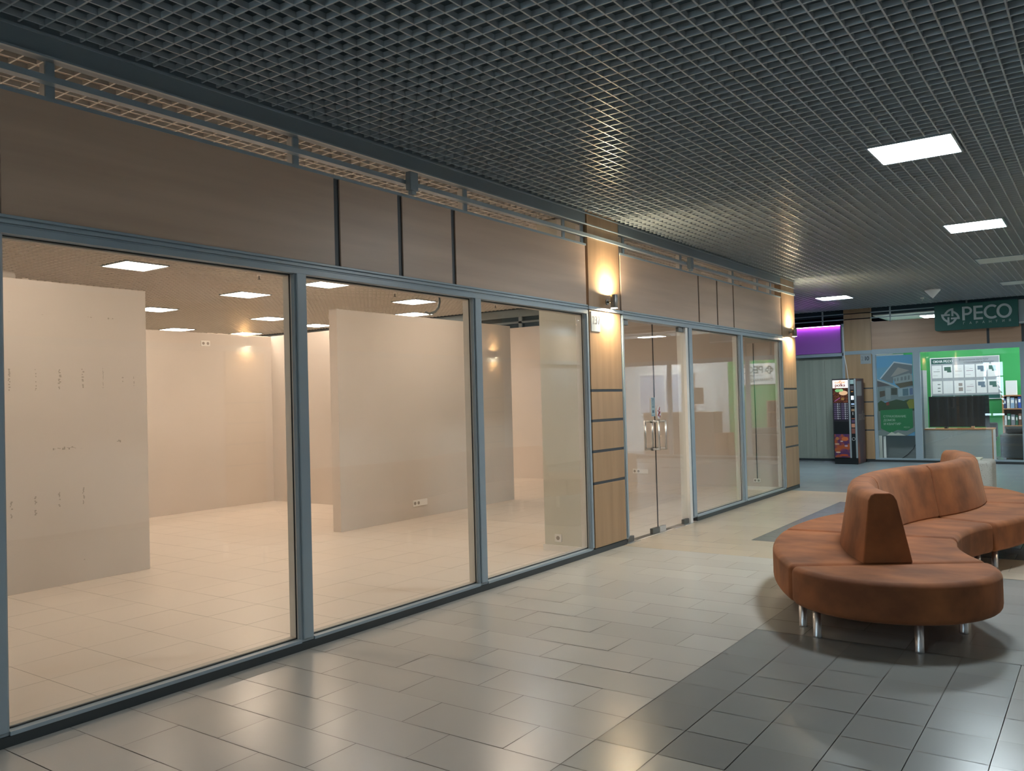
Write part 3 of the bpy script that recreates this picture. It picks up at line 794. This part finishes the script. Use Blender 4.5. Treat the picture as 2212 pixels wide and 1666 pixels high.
disc('picture_leaf', .19, 1.61, .045, .03, mat('leaf_green_pale', (.35, .65, .25), .4, emit=(.5, .8, .4), es=.06), .009)
q = MB(); q.prism([(.04, 1.375), (.05, 1.365), (.17, 1.44), (.16, 1.455)], 1, .010, .013); q.build('picture_ribbon', mat('ribbon_pink', (.45, .12, .35), .4), VM)
disc('picture_cup', .22, 1.42, .035, .03, mat('cup_gold', (.35, .18, .05), .4), .011)
vp('button_panel', .02, .335, .95, 1.34, mat('button_board', (.025, .02, .035), .35))
bl = MB(); bw = MB()
for c in range(2):
    for r in range(8):
        z = 1.295 - r * .045; x = .03 + c * .155
        bl.box(x, x + .06, .011, .014, z, z + .03); bw.box(x + .07, x + .092, .011, .014, z, z + .03)
        bw.box(x + .112, x + .128, .011, .014, z + .006, z + .024)
bl.build('selection_labels', mat('label_violet', (.11, .075, .14), .4), VM); bw.build('selection_buttons', mat('button_white', (.5, .5, .52), .4), VM)
vp('dispensing_window', .02, .335, .66, .93, M['black'], .003)
lp = vp('lower_picture', .02, .335, .15, .655, varied(mat('lower_art', rough=.35), (.085, .035, .11), (.36, .08, .025), (7, 7, 7), 2, lo=.42, hi=.58))
for i, (cx, cz, rx, rz, c) in enumerate(((.08, .56, .035, .035, (.42, .16, .05)), (.24, .55, .07, .045, (.50, .13, .04)), (.07, .44, .05, .018, (.5, .3, .2)), (.17, .50, .03, .012, (.5, .4, .4)), (.26, .40, .035, .02, (.45, .3, .35)),
                                         (.08, .31, .06, .05, (.38, .09, .03)), (.09, .26, .05, .016, (.55, .38, .3)), (.21, .20, .09, .02, (.5, .08, .02)))):
    disc('picture_blot', cx, cz, rx, rz, mat('art_%d' % i, c, .4), .011 - i * .0003, lp)
vp('trim_strip', .337, .372, .14, 1.85, M['grey_sign'], .010); vp('trim_strip', .462, .498, .14, 1.85, M['grey_sign'], .010)
cp = vp('control_column', .372, .462, .14, 1.85, M['black'], .004)
def cpb(name, x0, x1, z0, z1, c, e=0): MB().box(x0, x1, .011, .016, z0, z1).build(name, mat(name + '_m', c, .4, emit=c if e else None, es=e), cp)
cpb('notice', .38, .455, 1.74, 1.83, (.3, .42, .42)); cpb('lines', .385, .45, 1.62, 1.70, (.10, .09, .10)); cpb('orange_tag', .395, .44, 1.565, 1.585, (.4, .15, .04))
cpb('display_screen', .395, .445, 1.40, 1.48, (.55, .8, 1.0), 2.5); cpb('card_slot', .392, .455, 1.29, 1.32, (.35, .5, .7), .3)
cpb('keys', .392, .455, 1.25, 1.262, (.3, .3, .3)); cpb('note_reader', .39, .455, 1.15, 1.20, (.33, .2, .12)); cpb('coin_slot', .41, .43, 1.07, 1.13, (.3, .3, .3))
cpb('red_tag', .39, .455, .98, 1.0, (.35, .1, .06)); cpb('violet_tag', .39, .455, .9, .96, (.1, .06, .12)); cpb('picture_tag', .385, .455, .80, .88, (.5, .22, .14)); cpb('picture_tag_low', .385, .455, .665, .78, (.22, .08, .06))
ring = [(.42 + .032 * math.cos(a * math.pi / 10), .012, .55 + .032 * math.sin(a * math.pi / 10)) for a in range(21)]
MB().tube(ring, .005, 8, False).build('lock_ring', M['steel'], cp)
tag(VM, 'tall coffee vending machine with lit header by the far column', 'vending machine')
text('side_lettering', 'polka', .30, (.506, .10, .95), RL, mat('side_script', (.24, .20, .19), .5), VM, .001, 0, shear=.4, squeeze=.9)

# ------------------------------------------------------------ house poster
o = empty('window_poster', (-4.21, YR + .045, .58)); PO = o
def pc(px, py): return ((px - 135 - .03 * (py - 170)) / 505 * .735, 1.77 - (py - 170) / 1055 * 1.77)
MB().box(0, .735, .004, .008, 0, 1.77).build('poster_sheet', mat('poster_sky', (.17, .42, .68), .6), o)
def pol(name, pts, c, layer):
    q = MB(); q.prism([pc(*p) for p in pts], 1, .004 - layer * .0012, .0045 - layer * .0012 + .0005); return q.build(name, mat('poster_%s_%d' % (name, layer), tuple(min(.8, v * 1.55) for v in c), .6), PO)
pol('picture_lower_sky', [(135, 330), (640, 300), (640, 470), (140, 470)], (.13, .27, .38), 1)
pol('house_gable', [(190, 470), (385, 260), (640, 310), (640, 420), (380, 470), (370, 540), (300, 520)], (.14, .155, .17), 2)
pol('gable_light', [(340, 450), (440, 330), (600, 375), (400, 440)], (.27, .25, .24), 3)
pol('roof_edge', [(180, 470), (385, 250), (640, 295), (640, 312), (390, 268), (200, 475)], (.42, .46, .50), 4)
pol('house_wall', [(150, 570), (340, 560), (440, 600), (660, 580), (665, 760), (155, 780)], (.15, .18, .19), 2)
pol('porch_roof', [(140, 490), (310, 540), (340, 565), (145, 580)], (.09, .08, .085), 3)
pol('porch_edge', [(138, 470), (310, 530), (460, 600), (440, 605), (300, 548), (138, 492)], (.30, .34, .36), 4)
pol('balcony', [(370, 460), (600, 410), (640, 440), (645, 520), (400, 545)], (.24, .27, .28), 4)
pol('balcony_shade', [(400, 545), (645, 515), (650, 575), (470, 600)], (.10, .085, .06), 4)
for i, (a, b) in enumerate(((390, 410), (430, 450), (480, 510), (530, 560), (580, 605))): pol('balcony_gap', [(a, 475 - i * 8), (b, 472 - i * 8), (b, 510 - i * 4), (a, 515 - i * 4)], (.15, .17, .18), 5 + i * .1)
pol('house_door', [(180, 640), (255, 630), (260, 700), (185, 720)], (.08, .065, .05), 4)
pol('porch_column', [(265, 590), (335, 590), (340, 750), (270, 750)], (.21, .24, .25), 4)
pol('dark_entry', [(345, 600), (430, 600), (430, 690), (345, 690)], (.055, .06, .05), 4)
pol('window_frame', [(440, 610), (650, 590), (655, 700), (445, 715)], (.24, .30, .34), 4)
pol('window_pane', [(505, 615), (585, 608), (588, 700), (508, 705)], (.08, .13, .16), 5)
pol('window_pane', [(600, 608), (645, 603), (648, 690), (603, 697)], (.10, .14, .24), 5.1)
pol('hedge', [(155, 790), (200, 760), (260, 790), (340, 770), (420, 750), (520, 770), (600, 750), (665, 750), (668, 900), (160, 900)], (.035, .06, .03), 6)
pol('yellow_bush', [(560, 790), (600, 755), (665, 750), (668, 870), (600, 880)], (.17, .17, .03), 7)
pol('red_flowers', [(270, 790), (310, 775), (320, 820), (280, 830)], (.16, .04, .03), 7)
pol('stone_ground', [(150, 900), (670, 900), (680, 1130), (160, 1160)], (.13, .15, .14), 6.5)
pol('green_banner', [(190, 890), (640, 870), (650, 1120), (560, 1160), (430, 1150), (340, 1190), (260, 1160), (200, 1130)], (.022, .145, .055), 8)
pol('torn_edge', [(165, 1165), (260, 1150), (330, 1190), (430, 1150), (560, 1165), (640, 1110), (670, 1100), (672, 1170), (560, 1225), (165, 1225)], (.16, .19, .19), 7.5)
pol('paper_tear', [(280, 1222), (350, 1175), (400, 1200), (440, 1183), (550, 1225)], (.42, .42, .38), 8.5)
ink = mat('poster_ink', (.42, .56, .45), .6)
for i, (s, px, py) in enumerate((('СТРАХОВАНИЕ', 232, 985), ('ДОМОВ', 235, 1035), ('И КВАРТИР', 238, 1085))):
    a, b = pc(px, py); text('poster_lettering', s, .068, (a, -.009, b), 0, ink, PO, .0005, .0012, squeeze=.92)
a, b = pc(520, 1125); text('poster_lettering', 'РЕСО', .045, (a, -.009, b), 0, ink, PO, .0005, 0)
MB().box(-.012, .0, .0, .008, 0, 1.77).box(-.012, .56, .0, .008, 1.77, 1.80).build('poster_border', M['paper'], o)
tag(PO, 'tall window poster of a house with a green СТРАХОВАНИЕ ДОМОВ И КВАРТИР banner', 'poster')
o = MB().box(-4.13, -4.085, YR + .10, YR + .13, .06, .56).build('white_batten', M['white'])
tag(o, 'short white upright batten below the house poster', 'batten')
o = struct(box('wall_office_screen', -4.2, -3.42, 20.32, 20.34, .0, .62, mat('office_grey_screen', (.17, .19, .19), .6)))
pts = [(-3.80, 20.30, .06), (-3.68, 20.30, .15), (-3.56, 20.30, .28), (-3.47, 20.30, .45)]
tag(MB().tube(pts, .007, 8).build('floor_cable', M['black']), 'black curved cable below the house poster', 'cable')

# ------------------------------------------------------------ office contents
o = empty('notice_board', (-3.46, 22.27, 1.34)); NB = o
MB().box(0, 1.42, 0, .03, .0, .97).build('board', mat('board_grey', (.36, .39, .42), .5), o)
MB().box(-.015, 1.435, -.004, .0, .97, .985).box(-.015, 1.435, -.004, 0, -.015, 0).box(-.015, 0, -.004, 0, 0, .97).box(1.42, 1.435, -.004, 0, 0, .97).build('board_frame', M['paper'], o)
MB().box(.015, .46, -.004, 0, .84, .96).build('green_header', M['green_sign'], o)
text('header_lettering', 'ОКНА РЕСО', .082, (.05, -.007, .865), 0, M['paper'], o, .001, .003, squeeze=.88)
ink = mat('board_ink', (.14, .17, .19), .6)
text('board_lettering', 'Возрождаем культуру', .056, (.60, -.004, .90), 0, ink, o, .001, .0005)
text('board_lettering', 'страхования в России!', .056, (.70, -.004, .835), 0, ink, o, .001, .0005)
MB().box(.0, 1.42, -.004, 0, .0, .085).build('green_footer', M['green_sign'], o)
text('footer_lettering', 'С нами надёжно!', .07, (.45, -.007, .02), 0, M['paper'], o, .001, .001)
tag(NB, 'grey notice board headed ОКНА РЕСО on the green office wall', 'notice board')
pics = [(.15, .2, .18), (.05, .13, .10), (.35, .3, .28), (.25, .12, .2), (.14, .2, .26), (.07, .16, .14)]
for r in range(2):
    for c in range(6):
        x = -3.46 + .025 + c * .232; z = 1.34 + (.50 if r == 0 else .13)
        s = empty('pinned_sheet', (x, 22.264, z))
        MB().box(0, .205, 0, .003, 0, .30).build('sheet', M['paper'], s)
        n = (r * 6 + c)
        if n != 7:
            q = MB()
            if n in (4, 5, 10, 11, 1): q.box(.03, .17, -.0008, 0, .17, .26).box(.09, .18, -.0012, 0, .13, .17)
            elif n == 6: q.box(.11, .17, -.0008, 0, .21, .23).box(.11, .17, -.0008, 0, .12, .145).box(.11, .17, -.0008, 0, .05, .07)
            elif n == 8: q.box(.09, .17, -.0008, 0, .17, .24).box(.09, .18, -.0008, 0, .05, .14)
            else: q.box(.03, .17, -.0008, 0, .15, .16).box(.1, .16, -.0008, 0, .20, .205).box(.02, .12, -.0008, 0, .06, .065)
            q.build('printed_picture', mat('print_%d' % n, pics[n % 6], .6), s)
        pos = ['first', 'second', 'third', 'fourth', 'fifth', 'sixth'][c]
        tag(s, 'white sheet, %s from left in the %s row of the notice board' % (pos, ('upper', 'lower')[r]), 'paper', 'sheets pinned on the office notice board')
# poster mirrored in the shop window
o = empty('wall_poster', (-1.36, 22.28, 1.84))
MB().box(0, 1.0, 0, .01, 0, .56).build('poster_sheet', M['paper'], o)
gi = mat('poster_dark_green', (.03, .10, .07), .6); q = MB(); emblem(q, .16, .38, .12, 1, -.004, 0); q.build('pinwheel_emblem', gi, o)
big_letters(o, .33, .30, .19, gi, -.004, 0, 'poster_letter'); text('poster_lettering', 'Г А Р А Н Т И Я', .045, (.33, -.003, .225), 0, gi, o, .001, 0)
text('poster_lettering', 'С НАМИ НАДЁЖНО', .105, (.06, -.003, .08), 0, gi, o, .001, .001, squeeze=.85)
tag(o, 'white РЕСО poster reading С НАМИ НАДЁЖНО, seen mirrored in the shop window', 'poster')
# counter with dark screen
o = empty('office_counter', (-3.33, 20.35, 0))
MB().box(0, 1.3, .02, .6, 0, .69).build('counter_front', M['desk_white'], o); MB().box(-.01, 1.31, .0, .62, .69, .715).build('counter_top', M['beech'], o)
MB().box(1.285, 1.31, 0, .02, .05, .69).build('edge_strip', M['beech'], o)
tag(o, 'grey fronted office counter with wood edge', 'counter')
o = empty('dark_screen', (-3.27, 20.62, .715))
MB().box(0, 1.17, 0, .03, .03, .70).build('screen_panel', M['black'], o, .006); MB().box(.3, .36, -.05, .1, 0, .03).box(.8, .86, -.05, .1, 0, .03).build('screen_foot', M['black'], o)
tag(o, 'wide black screen standing on the office counter', 'screen')
o = empty('desk_tray', (-2.70, 20.42, .715)); MB().box(0, .32, 0, .10, 0, .018).build('tray', M['beech'], o); MB().box(.27, .33, .0, .08, .018, .05).build('block', mat('tan_block', (.5, .33, .2), .5), o)
tag(o, 'narrow tan tray lying on the office counter', 'tray')
o = tag(MB().box(-3.32, -3.14, 20.40, 20.62, .715, .725).build('paper_stack', M['paper']), 'white papers on the left end of the office counter', 'paper')
o = empty('tall_cabinet', (-3.60, 21.05, 0)); MB().box(0, .16, 0, .5, .0, 2.02).build('cabinet_body', M['grey_sign'], o); MB().box(.165, .19, -.7, -.66, .05, 1.9).build('dark_upright', M['steel_dark'], o)
tag(o, 'narrow tall grey cabinet at the left of the green wall', 'cabinet')
o = empty('bookshelf', (-1.98, 21.95, 0))
MB().box(0, .025, 0, .3, 0, 1.40).box(.75, .775, 0, .3, 0, 1.40).build('side_panel', M['beech'], o)
for z in (.02, .36, .70, 1.08, 1.38): MB().box(.025, .75, 0, .3, z, z + .025).build('shelf', M['beech'], o)
MB().box(.025, .75, .29, .3, 0, 1.38).build('back_panel', M['brown'], o)
tag(o, 'beech bookshelf with binders beside the green wall', 'bookshelf')
bc = [('dark blue', (.03, .05, .15)), ('white', (.55, .6, .62)), ('pale blue', (.25, .38, .55)), ('grey', (.2, .22, .25)), ('blue', (.04, .10, .40)), ('brown', (.15, .08, .05)), ('dark green', (.02, .12, .07)), ('maroon', (.14, .03, .04))]
for sh, z in (('upper', 1.105), ('lower', .725)):
    x = -1.945; i = 0
    seq = [0, 1, 2, 3, 4, 5, 7] if sh == 'upper' else [1, 6, 3, 6, 5, 0, 7]
    used = {}
    for n in seq:
        wd = .045 + .03 * ((i * 7) % 3) / 2; h = .22 + .04 * ((i * 5) % 3) / 2
        b = empty('binder', (x, 21.97, z)); MB().box(0, wd, 0, .22, 0, h).build('cover', mat('binder_%s' % bc[n][0].replace(' ', '_'), bc[n][1], .5), b, .003)
        MB().box(.01, wd - .01, -.001, 0, h * .5, h * .8).build('spine_label', M['paper'], b)
        word = ['leftmost', 'second', 'third', 'fourth', 'fifth', 'sixth', 'seventh'][i]
        tag(b, '%s binder, %s on the %s shelf of the bookshelf' % (bc[n][0], word, sh), 'binder', 'binders on the office bookshelf')
        x += wd + .012; i += 1
tag(box('white_carton', -1.90, -1.69, 21.97, 22.2, 1.406, 1.73, M['paper'], None, .004), 'upright white carton on top of the bookshelf', 'box')
o = empty('armchair', (-1.97, 21.15, 0))
MB().box(0, 1.0, .0, .7, .05, .56).build('seat_base', M['leather'], o, .03); MB().box(.1, 1.0, .15, .7, .56, .71).build('cushion', M['leather'], o, .05)
for x in (.05, .9): MB().box(x, x + .05, .05, .1, 0, .05).build('foot', M['steel_dark'], o)
tag(o, 'black leather armchair beside the office counter', 'armchair')
o = empty('office_chair', (-2.10, 21.1, 0)); MB().box(-.12, .1, 0, .06, .5, .82).build('backrest', M['leather'], o, .03); MB().box(-.35, .08, -.1, .0, .42, .5).build('seat', M['leather'], o, .02)
MB().tube([(-.13, -.05, .05), (-.13, -.05, .42)], .02).tube([(-.35, -.05, .03), (.08, -.05, .03)], .02).build('pedestal', M['steel_dark'], o)
tag(o, 'black office chair back peeping from behind the counter', 'chair')
# reception side, mirrored in the corridor glass
o = empty('reception_desk', (-.2, 20.8, 0)); MB().box(0, 2.0, 0, .6, 0, 1.12).build('desk_front', M['brown'], o); MB().box(-.02, 2.02, -.02, .62, 1.12, 1.15).build('desk_top', M['wood'], o)
MB().box(-.35, 0, .05, .5, 0, .6).build('desk_cabinet', M['beech'], o)
tag(o, 'brown reception desk, seen mirrored beyond the glass doors', 'desk')
o = struct(empty('window_50', (1.0, 22.26, 1.1))); MB().box(0, 1.6, 0, .03, 0, 1.1).build('glass_pane', mat('frosted_panel', (.4, .45, .55), .4), o)
MB().box(-.05, 1.65, -.02, .0, -.05, 0).box(-.05, 1.65, -.02, 0, 1.1, 1.15).box(-.05, 0, -.02, 0, 0, 1.1).box(1.6, 1.65, -.02, 0, 0, 1.1).box(.78, .83, -.02, 0, 0, 1.1).build('window_frame', M['paper'], o)
tag(box('hanging_notice', -.25, .05, 20.07, 20.075, 1.37, 1.78, mat('kraft', (.45, .32, .22), .7)), 'tan notice sheet inside the office glass, seen mirrored', 'notice')

# ------------------------------------------------------------ ceiling fittings of the corridor
o = empty('ceiling_speaker', (-2.62, 17.35, ZC))
MB().tube([(0, 0, .0), (0, 0, -.02), (0, 0, -.14), (0, 0, -.16)], [.135, .135, .025, .005], 24).build('cone', M['white'], o)
tag(o, 'white cone hanging from the ceiling grille before the green sign', 'ceiling speaker')
o = empty('sprinkler', (-3.0, 18.6, ZC)); MB().tube([(0, 0, -.03), (0, 0, 0)], .035, 14).build('escutcheon', M['white'], o); MB().tube([(0, 0, -.07), (0, 0, -.03)], .01, 8).build('nozzle', M['steel'], o)
tag(o, 'small sprinkler head on the corridor ceiling left of the cone', 'sprinkler')

# ------------------------------------------------------------ litter bin
o = empty('litter_bin', (-1.56, 13.0, 0))
MB().box(-.27, .27, -.25, .25, 0, .60).build('bin_body', M['stone'], o, .05, 4)
MB().box(-.15, .13, -.2, .1, .602, .625).build('paper_on_top', mat('pale_paper', (.55, .6, .5), .7), o)
tag(o, 'speckled concrete litter bin half hidden behind the sofa', 'litter bin')

# ------------------------------------------------------------ serpentine sofa
SF = empty('serpentine_sofa', (-1.45, 7.5, 0)); ox, oy = -1.45, 7.5
O1 = (.93, 7.40); RC = 2.57; HW = .65; Z0, Z1 = .165, .415
a_start, a_mid, a_rev = 213., 184.5, 156.
ca, sa = math.cos(math.radians(a_rev)), math.sin(math.radians(a_rev))
O2 = (O1[0] + 2 * RC * ca, O1[1] + 2 * RC * sa)
def arc(c, r, a0, a1, n):
    return [(c[0] + r * math.cos(math.radians(a0 + (a1 - a0) * i / n)) - ox, c[1] + r * math.sin(math.radians(a0 + (a1 - a0) * i / n)) - oy) for i in range(n + 1)]
GP = .14
def seat(c, a0, a1):
    s = 1 if a1 > a0 else -1
    out = arc(c, RC + HW, a0 + s * GP, a1 - s * GP, 14) + arc(c, RC - HW, a1 - s * GP, a0 + s * GP, 14)
    return MB().prism(out, 2, Z0, Z1).build('seat_module', M['orange'], SF, .045, 5, 40)
def half_disc(c, a, sgn):
    """rounded end module; a = angle of the seam on its arc centre"""
    rx, ry = math.cos(math.radians(a)), math.sin(math.radians(a))
    cx, cy = c[0] + RC * rx - ox, c[1] + RC * ry - oy
    tx, ty = -ry * sgn, rx * sgn
    pts = []
    for i in range(29):
        t = math.pi * i / 28
        u, v = HW * math.cos(t), (HW - .01) * math.sin(t) + .008
        pts.append((cx + rx * u + tx * v, cy + ry * u + ty * v))
    return MB().prism(pts, 2, Z0, Z1).build('seat_module', M['orange'], SF, .045, 5, 40)
def back(c, a0, a1, cap0, cap1):
    """wedge-shaped backrest swept along the centre line"""
    prof = [(-.165, 0), (-.158, .04), (-.095, .41), (-.075, .445), (-.05, .46), (.05, .46), (.075, .445), (.095, .41), (.158, .04), (.165, 0)]
    n = 18; q = MB(); rings = []
    for i in range(n + 1):
        t = i / n; a = math.radians(a0 + (a1 - a0) * t)
        ring = []
        for (u, z) in prof:
            # free ends lean in slightly
            lean = 0
            if cap0 and i == 0: lean = z * .13
            if cap1 and i == n: lean = -z * .13
            aa = a + lean / RC * (1 if a1 > a0 else -1)
            ring.append((c[0] + (RC + u) * math.cos(aa) - ox, c[1] + (RC + u) * math.sin(aa) - oy, Z1 - .004 + z))
        rings.append(ring)
    k = len(prof)
    for r in rings: q.v += r
    for i in range(n):
        for j in range(k):
            j2 = (j + 1) % k
            q.face((i * k + j, i * k + j2, (i + 1) * k + j2, (i + 1) * k + j), True)
    q.face(tuple(range(k - 1, -1, -1))); q.face(tuple(n * k + j for j in range(k)))
    return q.build('backrest', M['orange'], SF, .02, 3, 50)
half_disc(O1, a_start, 1)
seat(O1, a_start, a_mid); seat(O1, a_mid, a_rev)
seat(O2, a_rev - 180, a_rev - 180 + 28.5); seat(O2, a_rev - 180 + 28.5, a_rev - 180 + 54)
half_disc(O2, a_rev - 180 + 54, 1)
back(O1, a_start - .3, a_mid + .12, True, False); back(O1, a_mid - .12, a_rev + .12, False, False)
back(O2, a_rev - 180 + .12, a_rev - 180 + 28.4, False, False); back(O2, a_rev - 180 + 28.6, a_rev - 180 + 53, False, True)
legs = [(-1.715, 5.72), (-1.565, 5.51), (-.965, 5.48), (-.80, 6.05)]
def polar(c, r, a): return (c[0] + r * math.cos(math.radians(a)), c[1] + r * math.sin(math.radians(a)))
for c, a in ((O1, a_start - 4), (O1, a_mid + 3), (O1, a_mid - 3), (O1, a_rev + 3), (O2, a_rev - 177), (O2, a_rev - 155), (O2, a_rev - 148), (O2, a_rev - 129)):
    for r in (RC - HW + .1, RC + HW - .1): legs.append(polar(c, r, a))
legs = legs[:4] + [l for l in legs[4:] if math.dist(l, legs[0]) > .25 and math.dist(l, legs[3]) > .25]
for x, y in legs:
    MB().tube([(x - ox, y - oy, 0), (x - ox, y - oy, .012), (x - ox, y - oy, .175)], [.027, .025, .025], 20).build('leg', M['steel'], SF)
tag(SF, 'orange velour serpentine sofa with central backrest on steel legs', 'sofa')
